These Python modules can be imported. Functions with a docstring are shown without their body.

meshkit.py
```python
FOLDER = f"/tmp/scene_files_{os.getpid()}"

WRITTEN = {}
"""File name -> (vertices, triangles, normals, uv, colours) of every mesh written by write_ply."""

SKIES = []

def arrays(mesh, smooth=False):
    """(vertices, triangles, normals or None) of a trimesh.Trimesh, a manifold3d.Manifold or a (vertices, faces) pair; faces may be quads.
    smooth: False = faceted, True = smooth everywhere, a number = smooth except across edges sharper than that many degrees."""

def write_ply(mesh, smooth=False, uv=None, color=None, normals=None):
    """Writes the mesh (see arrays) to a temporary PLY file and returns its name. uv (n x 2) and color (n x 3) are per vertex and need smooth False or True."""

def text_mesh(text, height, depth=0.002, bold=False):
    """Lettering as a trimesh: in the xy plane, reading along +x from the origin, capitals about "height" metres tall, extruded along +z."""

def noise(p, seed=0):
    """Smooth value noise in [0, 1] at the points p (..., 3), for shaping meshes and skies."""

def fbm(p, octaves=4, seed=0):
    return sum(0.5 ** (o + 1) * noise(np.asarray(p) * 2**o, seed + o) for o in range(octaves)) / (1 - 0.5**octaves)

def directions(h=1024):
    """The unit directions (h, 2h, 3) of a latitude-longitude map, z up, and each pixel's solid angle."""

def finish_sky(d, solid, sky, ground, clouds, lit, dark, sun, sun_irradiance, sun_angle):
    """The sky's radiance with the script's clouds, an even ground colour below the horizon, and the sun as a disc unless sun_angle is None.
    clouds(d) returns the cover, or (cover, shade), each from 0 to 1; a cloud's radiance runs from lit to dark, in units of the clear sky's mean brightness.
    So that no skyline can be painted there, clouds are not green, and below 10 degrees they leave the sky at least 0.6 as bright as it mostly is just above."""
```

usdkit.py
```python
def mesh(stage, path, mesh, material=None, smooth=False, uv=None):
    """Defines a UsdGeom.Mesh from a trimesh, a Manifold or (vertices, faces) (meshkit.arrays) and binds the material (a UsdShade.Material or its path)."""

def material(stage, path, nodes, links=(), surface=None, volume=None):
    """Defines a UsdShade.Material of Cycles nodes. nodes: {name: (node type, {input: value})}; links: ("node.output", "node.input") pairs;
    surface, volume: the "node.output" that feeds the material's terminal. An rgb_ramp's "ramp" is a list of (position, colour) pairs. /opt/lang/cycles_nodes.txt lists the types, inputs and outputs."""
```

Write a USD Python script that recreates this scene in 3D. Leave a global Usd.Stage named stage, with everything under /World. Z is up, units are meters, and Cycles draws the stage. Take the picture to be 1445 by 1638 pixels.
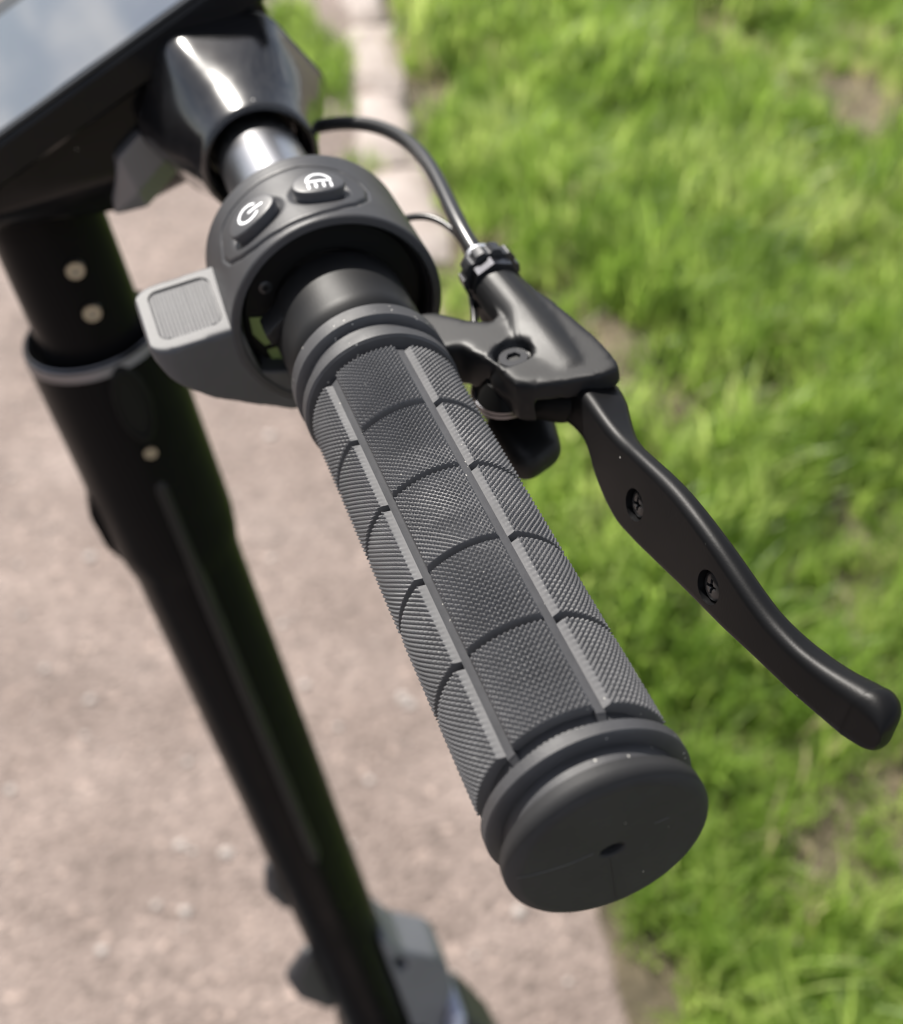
import math
import numpy as np, trimesh, manifold3d as m3
from shapely.geometry import Polygon, LineString, Point, box as sbox
from shapely import affinity, union_all, points as shp_points
import shapely
from pxr import Usd, UsdGeom, UsdLux, UsdShade, Sdf, Gf, Vt
import usdkit, meshkit

stage = Usd.Stage.CreateInMemory()
UsdGeom.SetStageUpAxis(stage, UsdGeom.Tokens.z)
UsdGeom.SetStageMetersPerUnit(stage, 1.0)
UsdGeom.Xform.Define(stage, '/World')
L = '/World/Looks/'

# ---------------------------------------------------------------- scooter frame
# All parts of the scooter are modelled in millimetres in (f, h, u): f forward, h to the scooter's right
# along the handlebar, u up along the stem.  The stem leans back by RAKE; the handlebar is BAR above ground.
RAKE, BAR = math.radians(9.0), 1.02
ROT = np.array([[math.cos(RAKE), 0, -math.sin(RAKE)], [0, 1, 0], [math.sin(RAKE), 0, math.cos(RAKE)]])
def W(p):
    p = np.atleast_2d(np.asarray(p, float)) / 1000.0
    return np.c_[p[:, 0], -p[:, 1], p[:, 2]] @ ROT.T + [0, 0, BAR]
def Wd(d):
    d = np.asarray(d, float)
    return ROT @ np.array([d[0], -d[1], d[2]])

# ---------------------------------------------------------------- camera
CAM = W([-31.39, 184.70, 165.72])[0]
right, up, back = Wd([0.93428, 0.32517, -0.14623]), Wd([0.32844, -0.62533, 0.70787]), Wd([-0.13874, 0.70938, 0.69104])
cam = UsdGeom.Camera.Define(stage, '/World/camera')
m = Gf.Matrix4d(1.0)
for i, v in enumerate((right, up, back, CAM)):
    m.SetRow(i, Gf.Vec4d(*map(float, v), 1.0 if i == 3 else 0.0))
cam.AddTransformOp().Set(m)
cam.CreateFocalLengthAttr(50.0)
cam.CreateHorizontalApertureAttr(50.0 * 1445 / 2100)
cam.CreateVerticalApertureAttr(50.0 * 1638 / 2100)
cam.CreateClippingRangeAttr(Gf.Vec2f(0.01, 500))
cam.CreateFocusDistanceAttr(0.222)
cam.CreateFStopAttr(16.5)
cam.CreateExposureAttr(0.92)

# ---------------------------------------------------------------- sky and sun
SUN = Wd([-0.13, -0.82, 1.0]); SUN /= np.linalg.norm(SUN)
elev, rotn = math.asin(SUN[2]), math.atan2(SUN[0], SUN[1])
dome = UsdLux.DomeLight.Define(stage, '/World/sky')
sky = usdkit.material(stage, L + 'sky', {
    's': ('sky_texture', {'sky_type': 'single_scattering', 'sun_disc': False, 'sun_elevation': elev, 'sun_rotation': rotn, 'altitude': 100.0, 'air_density': 1.0, 'aerosol_density': 1.6}),
    'tc': ('texture_coordinate', {}),
    'mp': ('mapping', {'scale': (1.0, 1.0, 1.7)}),
    'n': ('noise_texture', {'scale': 22.0, 'detail': 6.0, 'roughness': 0.55, 'distortion': 0.3}),
    'r': ('rgb_ramp', {'ramp': [(0.0, (0, 0, 0)), (0.47, (0.02, 0.02, 0.02)), (0.55, (0.6, 0.6, 0.6)), (0.64, (0.97, 0.97, 0.97)), (1.0, (1, 1, 1))]}),
    'mx': ('mix_color', {'blend_type': 'mix', 'b': (12.5, 12.6, 13.0), 'use_clamp': False}),
    'b': ('background_shader', {'strength': 0.05})},
    [('tc.generated', 'mp.vector'), ('mp.vector', 'n.vector'), ('n.fac', 'r.fac'), ('r.color', 'mx.fac'), ('s.color', 'mx.a'), ('mx.result', 'b.color')], surface='b.background')
UsdShade.MaterialBindingAPI.Apply(dome.GetPrim()).Bind(sky)
sun = UsdLux.DistantLight.Define(stage, '/World/sun')
sun.CreateNormalizeAttr(True); sun.CreateIntensityAttr(1.25); sun.CreateAngleAttr(0.5); sun.CreateColorAttr(Gf.Vec3f(1.0, 0.95, 0.88))
z = SUN; x = np.cross([0, 0, 1], z); x /= np.linalg.norm(x); y = np.cross(z, x)
m = Gf.Matrix4d(1.0)
for i, v in enumerate((x, y, z)):
    m.SetRow(i, Gf.Vec4d(*map(float, v), 0))
sun.AddTransformOp().Set(m)

# ---------------------------------------------------------------- prim helpers
used = {}
def numbered(path):
    k = used.get(path, 0); used[path] = k + 1
    return path if k == 0 else f'{path}_{k:03d}'
def data(prim, **kw):
    for k, v in kw.items():
        if v: prim.SetCustomDataByKey(k, v)
    return prim
def put(parent, name, mesh, mat, smooth=30, **kw):
    path = numbered(f'{parent}/{name}')
    usdkit.mesh(stage, path, mesh, L + mat, smooth=smooth)
    data(stage.GetPrimAtPath(path), **kw)
    return path
def grid_faces(nu, nv, wrap=False):
    i, j = np.meshgrid(np.arange(nu if wrap else nu - 1), np.arange(nv - 1), indexing='ij')
    a = i * nv + j; b = ((i + 1) % nu) * nv + j
    return np.c_[a.ravel(), b.ravel(), (b + 1).ravel(), (a + 1).ravel()]

# ---------------------------------------------------------------- materials
def plain(name, col, rough, bump=0.0, bscale=600.0, spec=0.5, metal=0.0, coat=0.0, vary=0.0, vscale=40.0, dust=0.0, dscale=700.0, rvary=0.0, dcut=0.16, ior=1.5):
    nodes = {'tc': ('texture_coordinate', {}), 'p': ('principled_bsdf', {'base_color': col, 'roughness': rough, 'specular_ior_level': spec, 'metallic': metal, 'coat_weight': coat, 'coat_roughness': 0.06, 'ior': ior})}
    links = []
    src = None
    if vary:
        nodes['vn'] = ('noise_texture', {'scale': vscale, 'detail': 5.0, 'roughness': 0.6})
        nodes['vr'] = ('rgb_ramp', {'ramp': [(0.3, tuple(c * (1 - vary) for c in col)), (0.7, tuple(c * (1 + vary) for c in col))]})
        links += [('tc.object', 'vn.vector'), ('vn.fac', 'vr.fac')]
        src = 'vr.color'
    if rvary:
        nodes['rn'] = ('noise_texture', {'scale': vscale * 0.7, 'detail': 4.0})
        nodes['rm'] = ('map_range', {'from_min': 0.3, 'from_max': 0.7, 'to_min': rough * (1 - rvary), 'to_max': rough * (1 + rvary)})
        links += [('tc.object', 'rn.vector'), ('rn.fac', 'rm.value'), ('rm.result', 'p.roughness')]
    if dust:
        nodes['dv'] = ('voronoi_texture', {'scale': dscale, 'feature': 'f1'})
        nodes['dm'] = ('math', {'math_type': 'less_than', 'value2': dcut})
        nodes['dn'] = ('noise_texture', {'scale': 130.0, 'detail': 2.0})
        nodes['dg'] = ('math', {'math_type': 'greater_than', 'value2': 0.55})
        nodes['sc'] = ('separate_color', {})
        nodes['dh'] = ('math', {'math_type': 'greater_than', 'value2': 1.0 - dust})
        nodes['d1'] = ('math', {'math_type': 'multiply'})
        nodes['d2'] = ('math', {'math_type': 'multiply'})
        nodes['dx'] = ('mix_color', {'a': col, 'b': (0.32, 0.31, 0.29)})
        links += [('tc.object', 'dv.vector'), ('dv.distance', 'dm.value1'), ('tc.object', 'dn.vector'), ('dn.fac', 'dg.value1'), ('dv.color', 'sc.color'), ('sc.r', 'dh.value1'),
                  ('dm.value', 'd1.value1'), ('dg.value', 'd1.value2'), ('d1.value', 'd2.value1'), ('dh.value', 'd2.value2'), ('d2.value', 'dx.fac')]
        if src: links.append((src, 'dx.a'))
        src = 'dx.result'
    if src: links.append((src, 'p.base_color'))
    if bump:
        nodes['bn'] = ('noise_texture', {'scale': bscale, 'detail': 3.0})
        nodes['bp'] = ('bump', {'strength': 1.0, 'distance': bump})
        links += [('tc.object', 'bn.vector'), ('bn.fac', 'bp.height'), ('bp.normal', 'p.normal')]
    usdkit.material(stage, L + name, nodes, links, surface='p.BSDF')

plain('grip_rubber', (0.036, 0.036, 0.039), 0.58, bump=0.00004, bscale=2600, spec=0.5, vary=0.2, vscale=160, rvary=0.12, dust=0.45, dscale=820, dcut=0.17)
plain('cap_rubber', (0.022, 0.022, 0.023), 0.6, bump=0.00004, bscale=2200, spec=0.2, vary=0.12, vscale=120, dust=0.1, dscale=700, dcut=0.12)
plain('groove_rubber', (0.04, 0.04, 0.043), 0.5, bump=0.00003, bscale=2200, spec=0.5, vary=0.15, vscale=200, dust=0.25, dscale=800, dcut=0.17)
plain('seam', (0.09, 0.09, 0.09), 0.6)
plain('matt_plastic', (0.034, 0.034, 0.037), 0.43, bump=0.00004, bscale=3000, spec=0.32, rvary=0.12, vary=0.1, vscale=120)
plain('button_plastic', (0.04, 0.04, 0.044), 0.45, bump=0.00003, bscale=3000, vary=0.08, vscale=160)
plain('paddle_plastic', (0.05, 0.05, 0.055), 0.55, bump=0.00004, bscale=3000, spec=0.5, vary=0.1, vscale=120)
plain('tread_rubber', (0.08, 0.08, 0.084), 0.58, rvary=0.15, bump=0.00003, bscale=2600, spec=0.5, vary=0.15, vscale=160, dust=0.2, dscale=900, dcut=0.14)
plain('inner_plastic', (0.003, 0.003, 0.003), 0.6, spec=0.18)
plain('symbol_print', (0.85, 0.86, 0.88), 0.5)
plain('lever_paint', (0.005, 0.005, 0.0055), 0.42, bump=0.00002, bscale=2600, spec=0.15, rvary=0.15, vscale=60, dust=0.05, dscale=420, dcut=0.1)
plain('satin_paint', (0.007, 0.007, 0.0076), 0.48, spec=0.28, bump=0.00002, bscale=2400, rvary=0.15, vscale=70, dust=0.05, dscale=450, dcut=0.1)
plain('gloss_paint', (0.006, 0.006, 0.007), 0.2, coat=0.6, bump=0.00015, bscale=26, rvary=0.4, vscale=60, dust=0.08, dscale=200, dcut=0.1)
plain('stem_paint', (0.003, 0.003, 0.0034), 0.32, spec=0.07, bump=0.0001, bscale=20, rvary=0.3, vscale=40)
plain('gloss_plastic', (0.004, 0.004, 0.0045), 0.14, spec=0.25, bump=0.0001, bscale=40, rvary=0.3, vscale=70, dust=0.12, dscale=160, dcut=0.1)
plain('cable_sheath', (0.014, 0.014, 0.015), 0.32)
plain('bright_metal', (0.66, 0.66, 0.68), 0.32, metal=1.0)
plain('dark_metal', (0.10, 0.10, 0.11), 0.3, metal=1.0, vary=0.2, vscale=200)
plain('black_metal', (0.05, 0.05, 0.052), 0.26, metal=0.6)
plain('bar_metal', (0.5, 0.5, 0.52), 0.28, metal=1.0)
plain('latch_plastic', (0.11, 0.11, 0.12), 0.3, spec=0.6)
plain('collar_metal', (0.2, 0.2, 0.215), 0.33, metal=1.0)
plain('bolt_metal', (0.42, 0.40, 0.35), 0.3, metal=1.0)
plain('sensor_green', (0.16, 0.22, 0.07), 0.5)
plain('grey_plastic', (0.12, 0.125, 0.14), 0.5, vary=0.1, vscale=30)
plain('lilac_plastic', (0.42, 0.45, 0.58), 0.4, vary=0.08, vscale=30)
plain('dark_plastic', (0.035, 0.035, 0.038), 0.5)
plain('tyre_rubber', (0.03, 0.03, 0.03), 0.75)
plain('screen_glass', (0.03, 0.032, 0.036), 0.05, spec=0.9, coat=1.0, ior=2.1, bump=0.0001, bscale=22)
plain('bezel_plastic', (0.012, 0.012, 0.012), 0.22)

# ground materials
usdkit.material(stage, L + 'tarmac', {
    'g': ('geometry', {}), 'n1': ('noise_texture', {'scale': 5.0, 'detail': 6.0, 'roughness': 0.6}),
    'r1': ('rgb_ramp', {'ramp': [(0.3, (0.165, 0.128, 0.111)), (0.55, (0.215, 0.172, 0.152)), (0.75, (0.265, 0.218, 0.196))]}),
    'v': ('voronoi_texture', {'scale': 130.0, 'feature': 'f1'}), 'sc': ('separate_color', {}),
    'r2': ('rgb_ramp', {'ramp': [(0.0, (0.6, 0.59, 0.58)), (0.25, (0.9, 0.89, 0.89)), (0.8, (1.06, 1.06, 1.06)), (0.95, (1.2, 1.2, 1.2)), (1.0, (1.7, 1.68, 1.65))]}),
    'mx': ('mix_color', {'blend_type': 'multiply', 'fac': 1.0, 'use_clamp': False}),
    'n3': ('noise_texture', {'scale': 3.4, 'detail': 6.0}),
    'r3': ('rgb_ramp', {'ramp': [(0.32, (0.78, 0.765, 0.755)), (0.65, (1.12, 1.11, 1.10))]}),
    'm2': ('mix_color', {'blend_type': 'multiply', 'fac': 1.0, 'use_clamp': False}),
    'bp': ('bump', {'strength': 0.9, 'distance': 0.003}),
    'p': ('principled_bsdf', {'roughness': 0.85})},
    [('g.position', 'n1.vector'), ('n1.fac', 'r1.fac'), ('g.position', 'v.vector'), ('v.color', 'sc.color'), ('sc.r', 'r2.fac'), ('r1.color', 'mx.a'), ('r2.color', 'mx.b'),
     ('g.position', 'n3.vector'), ('n3.fac', 'r3.fac'), ('mx.result', 'm2.a'), ('r3.color', 'm2.b'), ('m2.result', 'p.base_color'), ('v.distance', 'bp.height'), ('bp.normal', 'p.normal')], surface='p.BSDF')
usdkit.material(stage, L + 'soil', {
    'g': ('geometry', {}), 'n1': ('noise_texture', {'scale': 7.0, 'detail': 7.0, 'roughness': 0.65}),
    'r1': ('rgb_ramp', {'ramp': [(0.3, (0.045, 0.038, 0.022)), (0.5, (0.10, 0.08, 0.05)), (0.7, (0.19, 0.155, 0.11))]}),
    'bn': ('noise_texture', {'scale': 60.0, 'detail': 5.0}), 'bp': ('bump', {'strength': 1.0, 'distance': 0.01}),
    'p': ('principled_bsdf', {'roughness': 0.95})},
    [('g.position', 'n1.vector'), ('n1.fac', 'r1.fac'), ('r1.color', 'p.base_color'), ('g.position', 'bn.vector'), ('bn.fac', 'bp.height'), ('bp.normal', 'p.normal')], surface='p.BSDF')
usdkit.material(stage, L + 'kerb_stone', {
    'g': ('geometry', {}), 'oi': ('object_info', {}), 'n1': ('noise_texture', {'scale': 14.0, 'detail': 6.0}),
    'r1': ('rgb_ramp', {'ramp': [(0.3, (0.26, 0.218, 0.196)), (0.7, (0.38, 0.33, 0.305))]}),
    'bn': ('noise_texture', {'scale': 90.0, 'detail': 4.0}), 'bp': ('bump', {'strength': 0.6, 'distance': 0.003}),
    'p': ('principled_bsdf', {'roughness': 0.85})},
    [('g.position', 'n1.vector'), ('n1.fac', 'r1.fac'), ('r1.color', 'p.base_color'), ('g.position', 'bn.vector'), ('bn.fac', 'bp.height'), ('bp.normal', 'p.normal')], surface='p.BSDF')
plain('pebble', (0.36, 0.325, 0.30), 0.8, vary=0.3, vscale=90)
def leaf(name, ramp):
    usdkit.material(stage, L + name, {
        'g': ('geometry', {}), 'oi': ('object_info', {}), 'n': ('noise_texture', {'scale': 2.6, 'detail': 3.0}),
        'a': ('math', {'math_type': 'multiply_add', 'value2': 0.55, 'value3': 0.0}), 'b': ('math', {'math_type': 'multiply_add', 'value2': 0.5}),
        'c': ('math', {'math_type': 'multiply_add', 'value2': 0.25}),
        'r': ('rgb_ramp', {'ramp': ramp}),
        'd': ('principled_bsdf', {'roughness': 0.42, 'specular_ior_level': 0.5}), 'hv': ('hsv', {'value': 1.7, 'saturation': 1.02}), 't': ('translucent_bsdf', {}), 'm': ('mix_closure', {'fac': 0.5})},
        [('g.position', 'n.vector'), ('n.fac', 'a.value1'), ('oi.random', 'b.value1'), ('a.value', 'b.value3'), ('g.random_per_island', 'c.value1'), ('b.value', 'c.value3'), ('c.value', 'r.fac'),
         ('r.color', 'd.base_color'), ('r.color', 'hv.color'), ('hv.color', 't.color'), ('d.BSDF', 'm.closure1'), ('t.BSDF', 'm.closure2')], surface='m.closure')
leaf('grass_blade', [(0.2, (0.075, 0.135, 0.018)), (0.42, (0.165, 0.255, 0.042)), (0.63, (0.265, 0.355, 0.08)), (0.8, (0.38, 0.44, 0.15)), (0.93, (0.52, 0.50, 0.27))])
leaf('dry_blade', [(0.2, (0.28, 0.24, 0.13)), (0.9, (0.42, 0.36, 0.22))])

# ---------------------------------------------------------------- ground, path, edging
rng = np.random.default_rng(7)
from scipy.interpolate import PchipInterpolator
pchip = PchipInterpolator([-30, -2, 0.33, 0.49, 0.9, 1.97, 2.58, 2.93, 6, 30], [-4, -0.14, 0.305, 0.345, 0.432, 0.598, 0.728, 0.805, 1.65, 9])
def edge_x(y):                       # the line where the path meets the grass
    y = np.asarray(y, float)
    return pchip(y)
gx = np.r_[-30, -8, np.linspace(-2, 7, 61), 14, 30]; gy = np.r_[-30, -8, np.linspace(-2, 8, 67), 16, 30]
X, Y = np.meshgrid(gx, gy, indexing='ij')
Z = -0.012 + 0.02 * (meshkit.fbm(np.stack([X * 2.2, Y * 2.2, X * 0], -1), 4, 3) - 0.5)
put('/World', 'ground', (np.c_[X.ravel(), Y.ravel(), Z.ravel()], grid_faces(len(gx), len(gy))), 'soil', smooth=True, kind='structure')
ys = np.r_[-20, -6, np.linspace(-2.5, 8, 260), 20]
wob = 0.035 * (meshkit.fbm(np.c_[ys * 5.0, ys * 0, ys * 0 + 3], 4, 5) - 0.5) + 0.03 * (meshkit.fbm(np.c_[ys * 22.0, ys * 0, ys * 0], 3, 9) - 0.5)
xe = edge_x(np.clip(ys, -4, 9)) + wob
cols = [-20, -6, -2.4, -1.2, -0.4]
P = np.array([[(c if k < len(cols) else xe[i] - off) for k, (c, off) in enumerate([(c, 0) for c in cols] + [(0, 0.02), (0, 0.0)])] for i in range(len(ys))])
zc = np.array([0.0] * len(cols) + [0.0, -0.022])
V = np.stack([P, np.repeat(ys[:, None], P.shape[1], 1), np.repeat(zc[None], len(ys), 0)], -1).reshape(-1, 3)
put('/World', 'path', (V, grid_faces(len(ys), P.shape[1])[:, ::-1]), 'tarmac', smooth=True, kind='structure')

edging = UsdGeom.Xform.Define(stage, '/World/stone_edging').GetPrim()
data(edging, kind='structure')
yk = 1.72
k = 0
while yk < 6.4:
    ln = 0.30 + 0.09 * rng.random(); y0, y1 = yk, yk + ln; yk = y1 + 0.008
    xa, xb = float(edge_x(y0)), float(edge_x(y1))
    d = np.array([xb - xa, y1 - y0]); d /= np.linalg.norm(d); nn = np.array([d[1], -d[0]])
    wd = 0.10 + 0.02 * rng.random(); off = 0.012 * (rng.random() - 0.5)
    n1, n2 = 9, 6
    s, t = np.meshgrid(np.linspace(0, 1, n1), np.linspace(0, 1, n2), indexing='ij')
    jit = 0.03 * (meshkit.noise(np.stack([s * 4 + k * 7.1, t * 3, s * 0], -1), 2) - 0.5)
    px_ = xa + d[0] * ln * s + nn[0] * (wd * (t - 0.62) + off + jit)
    py_ = y0 + d[1] * ln * s + nn[1] * (wd * (t - 0.62) + off + jit)
    edge = np.minimum(np.minimum(s, 1 - s) * ln, np.minimum(t, 1 - t) * wd)
    pz_ = 0.008 + 0.006 * rng.random() - 0.016 * np.exp(-edge / 0.006) + 0.006 * meshkit.noise(np.stack([px_ * 40, py_ * 40, s * 0], -1), 4)
    top = np.c_[px_.ravel(), py_.ravel(), pz_.ravel()]
    bot = top.copy(); bot[:, 2] = -0.06
    f = grid_faces(n1, n2)
    rim = [i * n2 for i in range(n1)] + [(n1 - 1) * n2 + j for j in range(1, n2)] + [i * n2 + n2 - 1 for i in range(n1 - 2, -1, -1)] + [j for j in range(n2 - 2, 0, -1)]
    q = np.array([[rim[i], rim[(i + 1) % len(rim)], rim[(i + 1) % len(rim)] + len(top), rim[i] + len(top)] for i in range(len(rim))])
    tm = trimesh.Trimesh(np.r_[top, bot], np.r_[f[:, [0, 1, 2]], f[:, [0, 2, 3]], q[:, [0, 1, 2]], q[:, [0, 2, 3]]], process=False); tm.fix_normals()
    put('/World/stone_edging', 'edging_stone', tm, 'kerb_stone', smooth=40)
    k += 1

# ---------------------------------------------------------------- scooter part helpers
SC = '/World/electric_scooter'
BASE = np.array([0.10, 0.215, 0.0])
sx = UsdGeom.Xform.Define(stage, SC); sx.AddTranslateOp().Set(Gf.Vec3d(*BASE))
data(sx.GetPrim(), label='black electric scooter with ribbed rubber handlebar grip and brake lever, standing on the path', category='scooter')
def vf(mesh):
    if hasattr(mesh, 'to_mesh'):
        mm = mesh.to_mesh(); return np.array(mm.vert_properties[:, :3], float), np.array(mm.tri_verts)
    if isinstance(mesh, (tuple, list)):
        v, f = np.asarray(mesh[0], float), np.asarray(mesh[1])
        if f.shape[1] == 4: f = np.r_[f[:, [0, 1, 2]], f[:, [0, 2, 3]]]
        return v, f
    return np.array(mesh.vertices), np.array(mesh.faces)
def part(name, mesh, mat, parent=SC, smooth=32, outward=True, **kw):
    v, f = vf(mesh)
    tm = trimesh.Trimesh(v, f, process=False)
    w = W(v) - BASE
    t2 = trimesh.Trimesh(w, f[:, ::-1], process=False)
    if outward is True and t2.is_watertight and t2.volume < 0: t2.invert()
    return put(parent, name, t2, mat, smooth=smooth, **kw)
def join(*ms):
    vs, fs, n = [], [], 0
    for a in ms:
        v, f = vf(a); vs.append(v); fs.append(f + n); n += len(v)
    return np.vstack(vs), np.vstack(fs)
def revolve(prof, n=128, cf=0.0, cu=0.0, closed=False):
    """prof: (h, r) pairs, turned about the handlebar axis."""
    prof = np.asarray(prof, float)
    th = np.linspace(0, 2 * np.pi, n, endpoint=False)
    v = np.stack([cf + np.outer(np.sin(th), prof[:, 1]), np.repeat(prof[None, :, 0], n, 0), cu + np.outer(np.cos(th), prof[:, 1])], -1).reshape(-1, 3)
    return v, grid_faces(n, len(prof), wrap=True)
def arc(hc, rc, rad, a0, a1, k=6):
    a = np.radians(np.linspace(a0, a1, k)); return [(hc + rad * math.cos(t), rc + rad * math.sin(t)) for t in a]
def man(mesh):
    v, f = vf(mesh)
    return m3.Manifold(m3.Mesh(np.ascontiguousarray(v, np.float32), np.ascontiguousarray(f, np.uint32)))
def sph(c, r, n=32): return m3.Manifold.sphere(r, n).translate(list(map(float, c)))
def hull(*ms): return m3.Manifold.batch_hull(list(ms))
def hpts(p): return m3.Manifold.hull_points(np.asarray(p, float))
def cyl(a, b, r0, r1=None, n=48):
    a, b = np.asarray(a, float), np.asarray(b, float); d = b - a; l = np.linalg.norm(d); d /= l
    c = m3.Manifold.cylinder(l, r0, r0 if r1 is None else r1, n)
    xx = np.cross([0, 0, 1.0], d) if abs(d[2]) < 0.99 else np.array([1.0, 0, 0]); xx -= d * (xx @ d); xx /= np.linalg.norm(xx); yy = np.cross(d, xx)
    return c.transform(np.c_[xx, yy, d, a])
def tube(pts, r, n=20, k=60):
    from scipy.interpolate import CubicSpline
    pts = np.asarray(pts, float); t = np.r_[0, np.cumsum(np.linalg.norm(np.diff(pts, axis=0), axis=1))]
    c = CubicSpline(t, pts)(np.linspace(0, t[-1], k))
    tg = np.gradient(c, axis=0); tg /= np.linalg.norm(tg, axis=1)[:, None]
    nrm = np.cross(tg[0], [0.3, 0.2, 1]); nrm /= np.linalg.norm(nrm); N = []
    for i in range(k):
        nrm = nrm - tg[i] * (nrm @ tg[i]); nrm /= np.linalg.norm(nrm); N.append(nrm)
    N = np.array(N); B = np.cross(tg, N); th = np.linspace(0, 2 * np.pi, n, endpoint=False)
    v = (c[None] + r * (np.cos(th)[:, None, None] * N[None] + np.sin(th)[:, None, None] * B[None])).reshape(-1, 3)
    f = grid_faces(n, k, wrap=True); f = np.r_[f[:, [0, 1, 2]], f[:, [0, 2, 3]]]
    c0, c1 = len(v), len(v) + 1
    cap = [[c0, ((i + 1) % n) * k, i * k] for i in range(n)] + [[c1, i * k + k - 1, ((i + 1) % n) * k + k - 1] for i in range(n)]
    return np.r_[v, c[:1], c[-1:]], np.r_[f, cap]
def soften(mn, ln=0.9, it=6, lam=0.5):
    v, f = vf(mn.refine_to_length(ln)); tm = trimesh.Trimesh(v, f, process=True)
    trimesh.smoothing.filter_laplacian(tm, lamb=lam, iterations=it, volume_constraint=False)
    return tm
def poly_u(pts, u0, u1):
    """Plan outline (f, h) extruded along u."""
    p = np.asarray(pts, float)
    return m3.Manifold.extrude(m3.CrossSection([p], m3.FillRule.NonZero), u1 - u0).translate([0, 0, u0])
def poly_h(pts, h0, h1):
    """Outline (f, u) extruded along h."""
    p = np.asarray(pts, float)
    e = m3.Manifold.extrude(m3.CrossSection([p], m3.FillRule.NonZero), h1 - h0)
    return e.transform(np.array([[1, 0, 0, 0], [0, 0, 1, h0], [0, 1, 0, 0]], float))     # mirrors; winding is mended in part()
def to_outward(mesh):
    v, f = vf(mesh); t = trimesh.Trimesh(v, f, process=False)
    if t.volume < 0: t.invert()
    return t
def phillips(c, axis, r, deep=0.9, head=1.2, dome=0.25):
    """A pan-head screw with a cross recess; axis points out of the surface."""
    axis = np.asarray(axis, float) / np.linalg.norm(axis); c = np.asarray(c, float)
    xx = np.cross([0, 1.0, 0.3], axis); xx /= np.linalg.norm(xx); yy = np.cross(axis, xx)
    h = m3.Manifold.revolve(m3.CrossSection([np.array([[0, -head], [r, -head], [r, 0.0], [r * 0.86, dome * 0.6], [r * 0.5, dome], [0, dome]])]), 40)
    bar1 = m3.Manifold.cube([r * 1.05, r * 0.26, 2 * deep], True).translate([0, 0, dome]); bar2 = bar1.rotate([0, 0, 90])
    cone = m3.Manifold.cylinder(deep * 1.3, 0.05, r * 0.36, 12).translate([0, 0, dome - deep])
    return (h - bar1 - bar2 - cone).transform(np.c_[xx, yy, axis, c])

# ---------------------------------------------------------------- grip
GRIP_PROF = [(-33.2, 13.0), (-33.2, 15.9), (-32.7, 16.5), (-29.0, 16.5), (-28.5, 15.9), (-28.3, 14.8), (-24.8, 14.8), (-24.6, 15.9), (-24.2, 16.3), (-21.8, 16.3), (-21.3, 15.8), (-21.1, 13.4),
             (77.6, 13.4), (79.4, 13.7), (79.8, 15.8), (80.2, 16.3), (82.1, 16.3), (82.5, 15.8), (82.7, 13.9), (86.2, 13.9)]
grip = part('grip', revolve(GRIP_PROF, 160), 'grip_rubber', smooth=35, label='black rubber handlebar grip with square knurled tread')
cap_prof = [(86.1, 13.0), (86.2, 15.3), (86.6, 15.8), (87.9, 15.85)] + [(87.9 + 2.3 * math.sin(t), 13.55 + 2.3 * math.cos(t)) for t in np.linspace(0.15, math.pi / 2, 9)] + [(90.25, 8.0), (90.2, 1.7), (89.8, 1.3), (88.0, 1.1), (88.0, 0.0)]
cv, cf_ = revolve(cap_prof, 160)
ang = np.arctan2(cv[:, 0], cv[:, 2]); rr = np.hypot(cv[:, 0], cv[:, 2])
hole = rr < 2.6                                    # the little moulded hole is oval
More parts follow.
